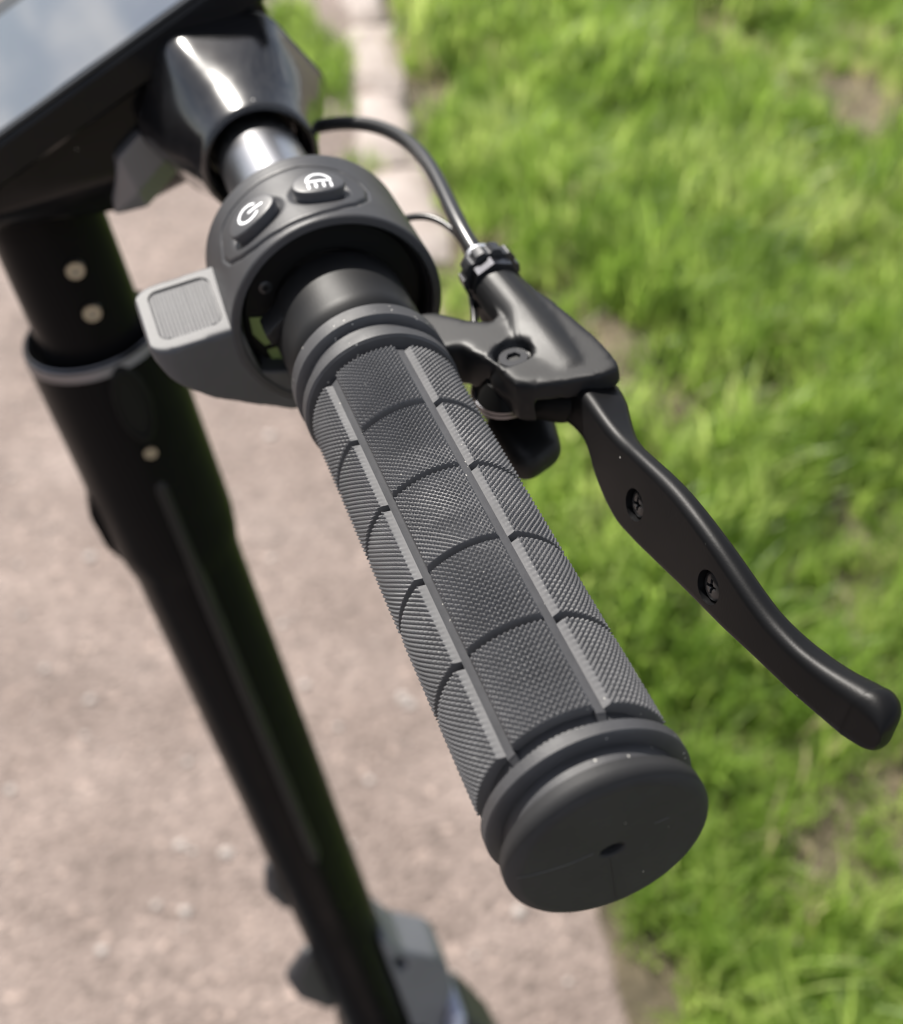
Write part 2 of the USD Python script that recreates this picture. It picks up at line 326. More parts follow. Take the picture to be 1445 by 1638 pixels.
cv[hole, 0] *= 1.35; cv[hole, 2] *= 0.85
cv[:, 1] += np.where(cv[:, 1] > 89.9, 0.10 * (meshkit.noise(cv * [0.18, 0, 0.18] + 5) - 0.5), 0)
part('end_cap', (cv, cf_), 'cap_rubber', parent=grip, smooth=40)
def seam(pts, r):
    p = np.array(pts, float); return tube(np.c_[p[:, 0], np.full(len(p), 90.27), p[:, 1]], r, 6, 40)
part('mould_seam', seam([(-14.3, 2.6), (-12.2, 1.9), (-8.5, 1.15), (-5, 1.0), (-2.9, 1.2)], 0.055), 'seam', parent=grip)
part('mould_seam', seam([(-0.5, -1.9), (-0.45, -5), (-0.35, -10), (-0.3, -13.0)], 0.05), 'cap_rubber', parent=grip)
part('mould_seam', seam([(6.6, 2.7), (7.6, 2.75), (8.8, 2.86)], 0.05), 'seam', parent=grip)

RIB0 = -9.4
PS, PH = 0.98, 1.12
def block(a_mid, h0, h1, fine):
    hw, wall, rt, rb = 6.45, 0.95, 15.25, 13.35
    ns = 14 if fine else 2
    ns_ = int(round(2 * hw / PS * 7)) if fine else 16
    nh_ = int(round((h1 - h0) / PH * 7)) if fine else 12
    s = np.r_[-hw - wall, -hw - 0.12, np.linspace(-hw, hw, ns_ + 1), hw + 0.12, hw + wall]
    h = np.r_[h0 - 0.02, np.linspace(h0, h1, nh_ + 1), h1 + 0.02]
    S, H = np.meshgrid(s, h, indexing='ij')
    a = (S / PS + H / PH); b = (S / PS - H / PH)
    fa, fb = np.abs(a - np.floor(a) - 0.5) * 2, np.abs(b - np.floor(b) - 0.5) * 2
    k = 1 - np.maximum(fa, fb)
    bump = 0.55 * np.clip(1.2 * k, 0, 0.9) ** 0.85
    r = rt + bump + 0.05 * (meshkit.noise(np.stack([S * 0.6 + a_mid, H * 0.6, S * 0], -1), 1) - 0.5)
    r[0, :] = r[-1, :] = 14.2; r[1, :] = r[-2, :] = rt - 0.05; r[:, 0] = r[:, -1] = rb; r[0, 0] = r[0, -1] = r[-1, 0] = r[-1, -1] = rb
    th = np.radians(a_mid) + S / 15.5
    return np.stack([r * np.sin(th), H, r * np.cos(th)], -1).reshape(-1, 3), grid_faces(len(s), len(h))
hb = [-18.6, 0, 19.3, 38.6, 57.9, 76.3]
for c in range(6):
    am = RIB0 + 60 * c
    fine = c in (0, 1, 5)
    for k in range(5):
        part('tread_block', block(am, hb[k] + (0.8 if k else 0), hb[k + 1] - (0.8 if k < 4 else 0), fine), 'tread_rubber', parent=grip, smooth=42, outward=False)
for c in range(6):
    am = RIB0 + 30 + 60 * c
    th = np.radians(am) + np.linspace(-1.05, 1.05, 9) / 14.3
    hs = np.r_[-21.0, -19.6, np.linspace(-19, 77, 20), 77.6, 78.6]
    rs = np.r_[13.3, 13.6, np.full(20, 14.25), 13.7, 13.3]
    TH, HS = np.meshgrid(th, hs, indexing='ij'); RS = np.repeat(rs[None], 9, 0).copy(); RS[0] = RS[-1] = 13.2
    part('groove_floor', (np.stack([RS * np.sin(TH), HS, RS * np.cos(TH)], -1).reshape(-1, 3), grid_faces(9, len(hs))), 'groove_rubber', parent=grip, smooth=30, outward=False)

# ---------------------------------------------------------------- handlebar tube and socket
part('handlebar', revolve([(-175, 11.1), (-60, 11.1), (-34, 11.1), (80, 11.1)], 96), 'bar_metal')
n = 120
th = np.linspace(0, 2 * np.pi, n, endpoint=False)
hexr = lambda t, R: R * math.cos(math.pi / 6) / np.cos(((t - math.radians(2) + math.pi / 6) % (math.pi / 3)) - math.pi / 6)
st = [(-172, 1.0, 26.5, 0), (-171, 1.0, 28.0, 0), (-168.5, 1.0, 28.4, 0), (-167.5, 1.0, 27.6, 0), (-164, 0.92, 26.6, 0), (-158, 0.75, 24.4, 0), (-152, 0.5, 21.8, 0), (-146, 0.25, 19.2, 0), (-140, 0.08, 17.2, 0), (-136, 0.0, 16.2, 0), (-134.3, 0, 15.9, 0), (-133.4, 0, 15.5, 0), (-133.0, 0, 14.9, 0), (-133.2, 0, 14.2, 0), (-136, 0, 13.4, 0), (-150, 0, 13.2, 0), (-150.5, 0, 11.05, 0)]
rows = []
for h, w, R, _ in st:
    r = w * hexr(th, R) + (1 - w) * R
    r = np.convolve(np.r_[r[-3:], r, r[:3]], np.ones(7) / 7, 'valid')
    rows.append(np.stack([r * np.sin(th), np.full(n, h), r * np.cos(th)], -1))
part('bar_socket', (np.stack(rows, 1).reshape(-1, 3), grid_faces(n, len(st), wrap=True)), 'gloss_paint', smooth=45, label='glossy black tapered bar socket')

# the far half of the bar, on the other side of the display
mir = lambda mesh: (vf(mesh)[0] * [1, -1, 1] + [0, -430.0, 0], vf(mesh)[1][:, ::-1])
part('bar_socket', mir((np.stack(rows, 1).reshape(-1, 3), grid_faces(n, len(st), wrap=True))), 'gloss_paint', smooth=45, outward=False)
part('handlebar', mir(revolve([(-175, 11.1), (-60, 11.1), (80, 11.1)], 64)), 'bar_metal', outward=False)
part('grip', mir(revolve(GRIP_PROF[:12] + [(-20.5, 15.4), (76.4, 15.4)] + GRIP_PROF[12:] + [(86.2, 15.6), (88, 15.9), (90, 14.2), (90.2, 0.01)], 96)), 'grip_rubber', smooth=35, outward=False)

# ---------------------------------------------------------------- switch pod with throttle
PR = 24.0
panel = Polygon([(-21.6, -76.0), (-20.3, -78.2), (-16.5, -79.3), (-7.0, -80.4), (2.7, -80.3), (10.6, -77.6), (14.6, -73.4), (15.4, -69.5), (14.2, -65.0), (10.6, -61.3), (5, -58.9), (0.4, -58.3), (-7.4, -58.6), (-14, -59.9), (-18.5, -62.3), (-22.2, -66.0), (-23.6, -70.5)]).buffer(2.5).buffer(-5.0).buffer(2.5).simplify(0.02)
nt, nh = 460, 96
th = np.linspace(-np.pi, np.pi, nt, endpoint=False)
hh = np.linspace(-85.0, -57.0, nh)
T, Hh = np.meshgrid(th, hh, indexing='ij')
pts = shp_points(np.c_[(T * PR).ravel(), Hh.ravel()])
dist = shapely.distance(panel.exterior, pts).reshape(T.shape); ins = shapely.contains(panel, pts).reshape(T.shape)
sd = np.where(ins, -dist, dist)
R = PR - 0.55 * np.exp(-(sd / 0.42) ** 2) + 0.22 / (1 + np.exp(np.clip(sd / 0.18, -40, 40)))
wells = [(-27.5, -68.4, 6.0, 4.6), (9.2, -68.2, 5.5, 4.6)]
for a, hc, la, lh in wells:
    q = np.sqrt(((T * PR - math.radians(a) * PR) / (la + 0.8)) ** 2 + ((Hh - hc) / (lh + 0.8)) ** 2)
    R = R - 0.7 / (1 + np.exp(np.clip((q - 1) * 5.0 / 0.25, -40, 40)))
outer = np.stack([R * np.sin(T), Hh, R * np.cos(T)], -1)
def ring(h, r): return np.stack([r * np.sin(th), np.full(nt, h), r * np.cos(th)], -1)[:, None]
lead = [ring(-80, 13.5), ring(-86.3, 13.5), ring(-86.3, 22.8), ring(-86.0, 23.5), ring(-85.6, 23.9)]
tail = [ring(-56.5, 23.95), ring(-56.15, 23.7), ring(-56.0, 23.3), ring(-56.0, 22.2), ring(-56.3, 21.9), ring(-65.5, 21.8), ring(-66.0, 21.4), ring(-66.0, 13.2), ring(-80, 13.2)]
pod = np.concatenate(lead + [outer] + tail, 1)
pod_path = part('throttle_housing', (pod.reshape(-1, 3), grid_faces(nt, pod.shape[1], wrap=True)), 'matt_plastic', smooth=30, label='round black thumb throttle housing with two buttons')
part('inner_ring', revolve([(-58.4, 21.85), (-58.3, 21.3), (-58.9, 20.9), (-62.2, 20.6), (-62.4, 19.6), (-65.9, 19.4), (-65.9, 21.85)], 120), 'satin_paint', parent=pod_path)
part('rotor_face', revolve([(-64.5, 20.4), (-61.2, 20.2), (-60.8, 19.9), (-60.8, 13.9), (-64.5, 13.6)], 120), 'inner_plastic', parent=pod_path)
part('screw', phillips((-13.6, -60.8, 9.3), (0, 1, 0), 1.5, 0.7, 1.0), 'black_metal', parent=pod_path)
def button(a, hc, la, lh):
    rows = []
    t = np.linspace(0, 2 * np.pi, 72, endpoint=False)
    for k, z in ((1.0, -1.0), (1.0, 1.7), (0.985, 1.95), (0.95, 2.12), (0.88, 2.22), (0.6, 2.31), (0.3, 2.35), (0.001, 2.35)):
        ct, stn = np.cos(t), np.sin(t)
        s_ = la * k * ct; q = lh * k * stn
        tt = math.radians(a) + s_ / PR; r = PR + z
        rows.append(np.stack([r * np.sin(tt), hc + q, r * np.cos(tt)], -1))
    return np.stack(rows, 1).reshape(-1, 3), grid_faces(72, len(rows), wrap=True)
part('power_button', button(*wells[0]), 'button_plastic', parent=pod_path, smooth=40)
part('headlight_button', button(*wells[1]), 'button_plastic', parent=pod_path, smooth=40)
def symbol(shape, a, hc, lift, sc, rot):
    shape = affinity.scale(affinity.rotate(shape, rot, origin=(0, 0)), sc, sc, origin=(0, 0))
    tms = [trimesh.creation.extrude_polygon(g, 0.10, engine='earcut') for g in getattr(shape, 'geoms', [shape])]
    tm = trimesh.util.concatenate(tms).subdivide_to_size(0.5)
    v = np.array(tm.vertices); tt = math.radians(a) + v[:, 0] / (PR + 2.0)
    dd = (v[:, 0] / 5.4) ** 2 + (v[:, 1] / 4.3) ** 2
    r = PR + lift - 0.16 * dd + v[:, 2]
    return np.c_[r * np.sin(tt), hc + v[:, 1], r * np.cos(tt)], np.array(tm.faces)
# plan coordinates: x = forward round the pod, y = towards the grip
an = np.radians(np.linspace(42, 318, 40))
power = union_all([LineString(np.c_[2.0 * np.cos(an), 2.0 * np.sin(an)]).buffer(0.25), LineString([(0.2, 0), (2.75, 0)]).buffer(0.25)])
part('power_symbol', symbol(power, -27.5, -68.4, 2.33, 1.3, 0), 'symbol_print', parent=pod_path, outward=True)
an = np.radians(np.linspace(180, 360, 30))
dome_ = LineString(np.r_[np.c_[1.85 * np.cos(an), 2.3 * np.sin(an)], [[-1.85, 0]]]).buffer(0.2)
rays = [LineString([(x, 0.8), (x, 1.95)]).buffer(0.19) for x in (-1.8, -0.62, 0.62, 1.8)]
lamp = union_all([dome_] + rays)
part('headlight_symbol', symbol(affinity.translate(lamp, 0, 0.1), 9.2, -68.2, 2.33, 1.35, 4), 'symbol_print', parent=pod_path, outward=True)
# throttle paddle: side profile x plan outline, sheared so that the thumb face rises inboard
prof = [(-21.5, 4.6), (-41.0, 4.6), (-41.6, 3.6), (-41.2, 1.0), (-39.4, -3.0), (-36.4, -6.8), (-30.7, -12.2), (-21.7, -17.6), (-15.3, -21.4), (-9, -21.8), (-9, -12), (-20, -8)]
side = man(to_outward(poly_h(prof, -80, -56.2)))
plan = Polygon([(-7, -80), (-7, -56.4), (-43, -56.4), (-43, -80)])
plan = sbox(-41.8, -78.5, -7, -56.4).buffer(-5).buffer(5, quad_segs=12).union(sbox(-30, -78.5, -7, -56.4))
pl = man(to_outward(poly_u(np.array(plan.exterior.coords)[:-1][::-1] if not plan.exterior.is_ccw else np.array(plan.exterior.coords)[:-1], -30, 10)))
pad_shape = sbox(-38.6, -75.9, -24.4, -59.8).buffer(-2.5).buffer(2.5, quad_segs=8)
pad_c = np.array(pad_shape.exterior.coords)[:-1]
if not pad_shape.exterior.is_ccw: pad_c = pad_c[::-1]
paddle = man(soften(side ^ pl, 0.7, 4)) - man(to_outward(poly_u(pad_c, 4.0, 8)))
shear = lambda v: np.c_[v[:, 0], v[:, 1], v[:, 2] + (-58 - v[:, 1]) * 0.17]
v, f = vf(paddle)
part('thumb_paddle', (shear(v), f), 'paddle_plastic', parent=pod_path, smooth=35)
fx = np.linspace(-38.5, -24.5, 15 * 8 + 1); hx = np.linspace(-75.8, -59.9, 34)
FX, HX = np.meshgrid(fx, hx, indexing='ij')
corner = np.hypot(np.clip(np.abs(FX + 31.5) - 4.5, 0, 9), np.clip(np.abs(HX + 67.85) - 5.4, 0, 9))
UX = 4.2 + 0.16 * np.abs(np.cos(np.pi * (FX + 38.5) / 0.86)) ** 0.7
UX = np.where(corner > 2.55, 3.9, UX)
keep = shear(np.c_[FX.ravel(), HX.ravel(), UX.ravel()])
part('ribbed_pad', (keep, grid_faces(len(fx), len(hx))), 'paddle_plastic', parent=pod_path, smooth=50, outward=False)
part('sensor_board', man(to_outward(poly_h([(-18.9, 3.4), (-15.6, 2.4), (-14.2, -4.7), (-17.4, -4.8), (-19.2, -1)], -61.6, -60.5))), 'sensor_green', parent=pod_path)
part('sensor_board', man(to_outward(poly_h([(-17.2, -6.1), (-13.9, -6.2), (-12.0, -11.5), (-14.4, -12.3), (-16.6, -10.1)], -61.6, -60.5))), 'sensor_green', parent=pod_path)

# ---------------------------------------------------------------- brake lever assembly
clamp = revolve([(-63.5, 11.2), (-63.5, 13.2), (-60, 13.5), (-57.5, 14.9), (-55.5, 15.4), (-40, 15.3), (-37.5, 14.8), (-36.2, 13.6), (-34.5, 12.6), (-33.4, 11.2)], 128)
br = part('brake_lever_mount', clamp, 'satin_paint', smooth=40, label='satin black brake lever mount clamped round the bar')
part('clamp_lug', soften(hpts([(a, h, b) for a, b in ((-17.4, 5.6), (-7.5, 12.2), (-7, 8), (-16.6, 2.6)) for h in (-55.5, -48.5)]), 0.8, 1), 'satin_paint', parent=br)
plan = [(8, -45.5), (17.8, -42.6), (23.5, -36.0), (27.6, -32.8), (29.6, -33.8), (30.0, -38), (29.2, -44), (28.9, -50.5), (31.5, -51.5), (37.2, -49.5), (39.8, -42), (42.2, -31), (44.2, -19.6), (45.2, -9), (44.6, -4.8), (40, -4.6), (32.3, -6.6), (27.7, -8.5), (24.6, -11.0), (23.6, -15.0), (23.2, -18.2), (21.6, -22.0), (19.1, -27.6), (8, -31.5)]
body = poly_u(plan[::-1] if Polygon(plan).exterior.is_ccw is False else plan, -7.5, 3.1)
body = body + hull(sph((33.4, -47.5, 1.2), 5.2), sph((35.0, -33, -0.6), 5.6)) + hull(sph((35.0, -33, -0.6), 5.6), sph((36.5, -12, -2.6), 6.4), sph((31, -20, -3.0), 6.2)) + hull(sph((27.0, -18.5, -2.2), 5.2), sph((35, -20, -2.6), 5.6), sph((29.5, -13.5, -2.2), 5.2))
body = body - cyl((27.8, -20.4, 1.0), (27.8, -20.4, 9), 3.9)
body = body - m3.Manifold.cube([40, 30, 14.0]).translate([27.5, -13.0, -15.6])
part('mount_arm', soften(body, 0.75, 7), 'satin_paint', parent=br, smooth=50)
hexb = cyl((27.8, -20.4, -3), (27.8, -20.4, 1.7), 3.0, n=40) - cyl((27.8, -20.4, 0.5), (27.8, -20.4, 4), 1.6, n=6)
part('pivot_bolt', hexb, 'black_metal', parent=br)
part('pivot_boss', cyl((25.4, -20.2, -6.6), (25.4, -20.2, -2.5), 6.6, 4.0, n=64), 'inner_plastic', parent=br)
part('spring_washer', join(cyl((25.2, -20.8, -7.5), (25.2, -20.8, -6.7), 6.7, n=72), cyl((25.2, -20.8, -8.7), (25.2, -20.8, -7.9), 6.6, n=72)), 'collar_metal', parent=br, smooth=20)
hook = hull(sph((25, -28, -12), 5.5), sph((28.5, -22, -17), 5.5)) + hull(sph((24.0, -21, -17), 4.5), sph((30.3, -19.5, -17.5), 4.2), sph((24.6, -11.2, -18), 4.2), sph((28.8, -13.5, -18.5), 4.4))
part('clamp_tail', soften(hook, 0.8, 4), 'satin_paint', parent=br, smooth=50)
# adjuster, ferrule and cable
part('barrel_adjuster', revolve([(-56.0, 2.6), (-56.0, 3.9), (-53.2, 4.1), (-52.8, 3.4), (-46.0, 3.4)], 48, 33.5, 2.6), 'bright_metal', parent=br, smooth=35, label='polished cable adjuster barrel')
nut = cyl((33.8, -52.2, 2.2), (33.8, -48.8, 2.2), 6.6, n=60)
for k in range(10):
    t = 2 * math.pi * k / 10
    nut = nut - cyl((33.8 + 7.0 * math.sin(t), -53, 2.2 + 7.0 * math.cos(t)), (33.8 + 7.0 * math.sin(t), -48, 2.2 + 7.0 * math.cos(t)), 1.15, n=16)
part('lock_nut', nut, 'black_metal', parent=br, smooth=25)
nut2 = cyl((33.8, -48.3, 2.0), (33.8, -45.4, 2.0), 5.6, n=8)
part('lock_nut', nut2, 'dark_metal', parent=br, smooth=25)
part('brake_cable', tube([(33.5, -54, 2.8), (33.2, -62, 4.4), (33.9, -74, 5.1), (35.4, -90, 5.0), (35.9, -106, 4.2), (34.2, -122, 2.4), (29.6, -136, 0.3), (21, -147, -2.2), (10, -156, -7), (-2, -168, -16), (-14, -184, -28)], 1.85, 24, 110), 'cable_sheath', label='black brake cable looping from lever to stem')
part('switch_wire', tube([(20, -92, -6), (25.6, -88, -1.5), (30.0, -83, 0), (33.2, -76, -0.4), (34.0, -69, -1.6), (32.8, -62, -3), (30.4, -55.5, -3.6), (28.6, -49, -3.4), (26.8, -43, -3.4), (25, -38, -4.5)], 0.85, 14, 80), 'cable_sheath', label='thin black switch wire')
# lever blade: stations along h, each from its upper edge to its lower edge
top = np.array([(-13, 35.9, -0.6), (-8, 36.0, 0.6), (-3, 36.0, 1.2), (1.7, 36.0, 0.9), (6, 36.1, 0.7), (11, 36.4, 0.8), (16, 36.9, 1.6), (21.3, 37.3, 2.3), (27, 37.9, 2.9), (32.1, 38.3, 3.1), (38.5, 38.6, 2.8), (45, 38.9, 2.1), (51, 39.2, 1.0), (57, 39.5, -0.3), (62.5, 40.1, -1.3), (68, 40.9, -1.7), (72.5, 41.9, -1.5), (76.6, 43.0, -0.9), (80, 44.0, -0.1), (83, 44.7, 0.5), (88.3, 46.0, 0.9)])
bot = np.array([(-18, 32.2, -9.7), (-11.4, 32.5, -9.2), (-5, 33.2, -7.6), (0.8, 33.6, -7.0), (4, 33.1, -8.8), (7, 32.6, -10.8), (12, 32.2, -12.7), (17.8, 32.2, -13.7), (26, 33.0, -12.9), (34.7, 34.0, -11.7), (43.5, 35.0, -10.5), (52.6, 36.0, -9.6), (60, 37.2, -8.9), (67.3, 38.5, -8.6), (74, 39.9, -8.7), (80, 41.2, -8.7), (83, 42.0, -8.7), (88.3, 43.4, -8.7)])
hs = np.r_[np.linspace(-13, 81, 98), 81.3 + 6.1 * np.sin(np.linspace(0, 1, 36) * np.pi / 2)]
ti = np.stack([np.interp(hs, top[:, 0], top[:, k]) for k in (1, 2)], -1); bi = np.stack([np.interp(hs, bot[:, 0], bot[:, k]) for k in (1, 2)], -1)
from scipy.ndimage import gaussian_filter1d
ti, bi = gaussian_filter1d(ti, 1.6, axis=0), gaussian_filter1d(bi, 1.6, axis=0)
mid = 0.5 * (ti + bi); clos = np.sqrt(np.clip(1 - (np.clip(hs - 81.0, 0, 9) / 6.42) ** 2, 0.00004, 1))[:, None]
ti, bi = mid + (ti - mid) * clos, mid + (bi - mid) * clos
ti[:, 1] += np.interp(hs, [-5, 8, 20, 60, 75, 88], [0, 0, 0, 0.1, 0.6, 0.9]); bi[:, 1] -= np.interp(hs, [-5, 5, 20, 60, 75, 88], [0.6, 0.8, 0.9, 0.8, 0.9, 0.9]); bi[:, 0] -= 0.3
thick = np.interp(hs, [-13, -6, 0, 6, 11, 16, 25, 60, 76, 81], [10, 9.6, 8.6, 6.6, 5.0, 4.0, 4.2, 4.8, 6.2, 7.2]) * clos[:, 0]
sect = []
for i in range(len(hs)):
    T_, B_ = ti[i], bi[i]
    ax = (T_ - B_); l = np.linalg.norm(ax); ax /= max(l, 1e-6); nr = np.array([ax[1], -ax[0]])            # nr points forward
    if nr[0] < 0: nr = -nr
    w = thick[i]; rad = max(0.01, min(np.interp(hs[i], [70, 81], [2.1, 3.2]), 0.47 * l, 0.47 * w))
    pts = []
    for (cx, cy), a0 in (((rad, l - rad), 180), ((w - rad, l - rad), 90), ((w - rad, rad), 0), ((rad, rad), -90)):
        for a in np.radians(np.linspace(a0, a0 - 90, 9)):
            pts.append((cx + rad * math.cos(a), cy + rad * math.sin(a)))
    pts = np.array(pts)
    q = B_ + pts[:, 1:] * ax + pts[:, :1] * nr
    sect.append(np.c_[q[:, 0], np.full(len(q), hs[i]), q[:, 1]])
sect = np.array(sect); ns_, npn = sect.shape[:2]
v = sect.transpose(1, 0, 2).reshape(-1, 3); f = grid_faces(npn, ns_, wrap=True); f = np.r_[f[:, [0, 1, 2]], f[:, [0, 2, 3]]]
c0 = len(v); v = np.r_[v, sect[0].mean(0)[None], sect[-1].mean(0)[None] + [[0, 0.3, 0]]]
f = np.r_[f, [[c0, i * ns_, ((i + 1) % npn) * ns_] for i in range(npn)], [[c0 + 1, ((i + 1) % npn) * ns_ + ns_ - 1, i * ns_ + ns_ - 1] for i in range(npn)]]
blade = trimesh.Trimesh(v, f, process=False); blade.fix_normals()
bm = man(to_outward(blade))
face_n = np.array([-0.95, 0.06, 0.30]); face_n /= np.linalg.norm(face_n)
scr = [np.array([34.75, 22.0, -6.8]), np.array([36.9, 47.3, -5.6])]
for c in scr:
    bm = bm - cyl(c - face_n * 1.2, c + face_n * 4, 3.0, 3.5, n=40)
lever = part('brake_lever', bm, 'lever_paint', smooth=48, label='curved satin black brake lever blade with two screws')
for c in scr:
    part('screw', phillips(c - face_n * 0.9, face_n, 2.55, 0.9, 1.2, 0.4), 'black_metal', parent=lever)
part('lever_hub', soften(hull(sph((28.5, -17, -6.2), 4.6), sph((34.0, -12, -6.4), 4.6), sph((36.5, -9, -5.6), 3.6)), 0.9, 3), 'inner_plastic', parent=lever)

# ---------------------------------------------------------------- display and its housing
TILT = math.atan2(20.8, 59.0)
e1 = np.array([math.cos(TILT), 0, math.sin(TILT)]); nd = np.array([-math.sin(TILT), 0, math.cos(TILT)]); org = np.array([-62.8, 0, 10.0])
def D(s, h, t): return org + s * e1 + np.array([0, h, 0]) + t * nd
def slab(s0, s1, h0, h1, t0, t1, r, bev=0.0):
    """A rounded-corner plate in the display's plane."""
    p = sbox(s0, h0, s1, h1).buffer(-r).buffer(r, quad_segs=8)
    lay = []
    for z, ins_ in ((t0, bev), (t0 + bev, 0), (t1 - bev, 0), (t1, bev)) if bev else ((t0, 0), (t1, 0)):
        c = np.array(p.buffer(-ins_, quad_segs=8).exterior.coords)[:-1] if ins_ else np.array(p.exterior.coords)[:-1]
        lay.append((z, c))
    return hpts([D(a, b, z) for z, c in lay for a, b in c])
dash = part('display_housing', slab(-52, 98, -262, -168.5, -11, -0.4, 7, 1.2), 'gloss_plastic', smooth=25, label='glossy black display housing above the stem')
part('bezel', slab(-50, 96, -259.5, -170.2, -0.6, 0.6, 6, 0.4), 'bezel_plastic', parent=dash, smooth=25)
part('screen', slab(-47, 93, -246.5, -172.4, 0.2, 0.95, 3, 0.25), 'screen_glass', parent=dash, smooth=25)
neck = hpts([D(-40, -258, -10), D(80, -258, -10), D(-40, -176, -10), D(80, -176, -10), (-84, -250, -26), (-84, -190, -25), (-42, -188, -30), (-32, -188, -31), (-18.5, -186, -21), (24, -176, -14), (24, -254, -14), (-20, -254, -24), (12, -176, 22), (12, -254, 22)])
part('housing_body', soften(neck, 3.0, 2), 'gloss_plastic', parent=dash, smooth=30)
part('latch_block', soften(hpts([(-34.9, -172, -6.2), (-26.7, -172, -1.0), (-20.1, -172, -9.4), (-33.0, -172, -18.2), (-39.2, -186, -8.2), (-31.0, -186, -3.0), (-41.8, -182, -27.8), (-32.0, -178, -26.6), (-18.4, -178, -17.4), (-20, -190, -10)]), 1.0, 1), 'latch_plastic', parent=dash, smooth=22)

# ---------------------------------------------------------------- stem
CF, CH = -63.7, -215.0
def rev_u(prof, n=96, cf=CF, ch=CH):
    prof = np.asarray(prof, float); t = np.linspace(0, 2 * np.pi, n, endpoint=False)
    return np.stack([cf + np.outer(np.sin(t), prof[:, 1]), ch + np.outer(np.cos(t), prof[:, 1]), np.repeat(prof[None, :, 0], n, 0)], -1).reshape(-1, 3), grid_faces(n, len(prof), wrap=True)[:, ::-1]
stem = part('upper_stem_tube', rev_u([(-10, 18.6), (-36, 18.9), (-37.5, 18.6), (-110, 18.6)]), 'stem_paint')
for c in ((-59.9, -49.5), (-60.1, -66.0)):
    pin = cyl((c[0], -198.5, c[1]), (c[0], -195.4, c[1]), 3.3, 2.9, n=36) - cyl((c[0], -196.4, c[1]), (c[0], -190, c[1]), 1.4, n=6)
    part('bolt', pin, 'bolt_metal', parent=stem, smooth=25)
low = part('lower_stem_tube', rev_u([(-90, 19.0), (-85, 21.5), (-83.2, 23.0), (-83.6, 24.2), (-86, 24.8), (-176, 24.5), (-188, 23.2), (-197, 21.6), (-640, 21.2)]), 'stem_paint', label='thick black lower stem tube')
part('collar_ring', rev_u([(-86.2, 24.95), (-84.2, 24.5), (-83.0, 23.2), (-84.4, 22.0), (-87.2, 25.2), (-86.2, 24.95)]), 'collar_metal', parent=low)
ov = []
tt = np.linspace(0, 2 * np.pi, 48, endpoint=False)
for k, dz in ((1.08, -2.5), (1.06, 0.6), (1.0, 1.1), (0.9, 1.2), (0.86, 0.2), (0.5, 0.2), (0.001, 0.3)):
    f_ = -58.6 + 5.9 * k * np.cos(tt); u_ = -101.5 + 15.5 * k * np.sin(tt)
    ov.append(np.stack([f_, CH + np.sqrt(np.maximum(24.9 ** 2 - (f_ - CF) ** 2, 1)) + dz, u_], -1))
part('oval_plug', (np.stack(ov, 1).reshape(-1, 3), grid_faces(48, len(ov), wrap=True)), 'inner_plastic', parent=low, smooth=30)
part('bolt', cyl((-59.4, -192.5, -123), (-59.4, -189.6, -123), 2.3, n=30) - cyl((-59.4, -190.6, -123), (-59.4, -186, -123), 1.0, n=6), 'bolt_metal', parent=low)
ridge = hpts([(a, -192.3 + b, c) for a, b in ((-64.2, -2), (-62.8, 2.6), (-58.8, 2.6), (-57.2, -2)) for c in (-140, -395)] + [(-61, -193.5, -128), (-61, -193, -405)])
part('cable_channel', soften(ridge, 1.2, 2), 'satin_paint', parent=low, smooth=30)
rear = hpts([(-87.5, -221, -146), (-87.5, -207, -146), (-91, -219, -158), (-91, -209, -158), (-90, -219, -176), (-90, -209, -176), (-84, -221, -190), (-84, -209, -190), (-80, -223, -150), (-80, -207, -150), (-80, -223, -190), (-80, -207, -190)])
part('clamp_block', soften(rear, 1.2, 3), 'stem_paint', parent=low)
def knob(c, r, l):
    return cyl((c[0] + 3, c[1], c[2]), (c[0] - l, c[1], c[2] - 2), r, r * 0.82, n=40)
part('hook', soften(hull(sph((-84, -214, -424), 5), sph((-87.5, -214, -440), 5.5), sph((-84, -214, -456), 5)), 1.2, 2), 'dark_plastic', parent=low)
part('folding_latch', soften(hull(sph((-86, -214, -515), 5), sph((-97, -213, -530), 6.5), sph((-96, -213, -548), 6.5), sph((-86, -214, -572), 6)), 1.2, 2), 'dark_plastic', parent=low)
part('hinge_block', soften(hpts([(a, b, c) for a, b in ((-90, -238), (-90, -192), (-37, -238), (-37, -192)) for c in (-628, -700)] + [(-84, -215, -600), (-44, -215, -600)]), 3, 4), 'stem_paint', parent=low)
part('fork_guard', soften(man(to_outward(poly_h([(-18, -642), (-11.6, -628), (-5, -646), (5, -690), (8, -730), (-30, -730), (-28, -668)], -232, -198))), 2.0, 3), 'dark_plastic')
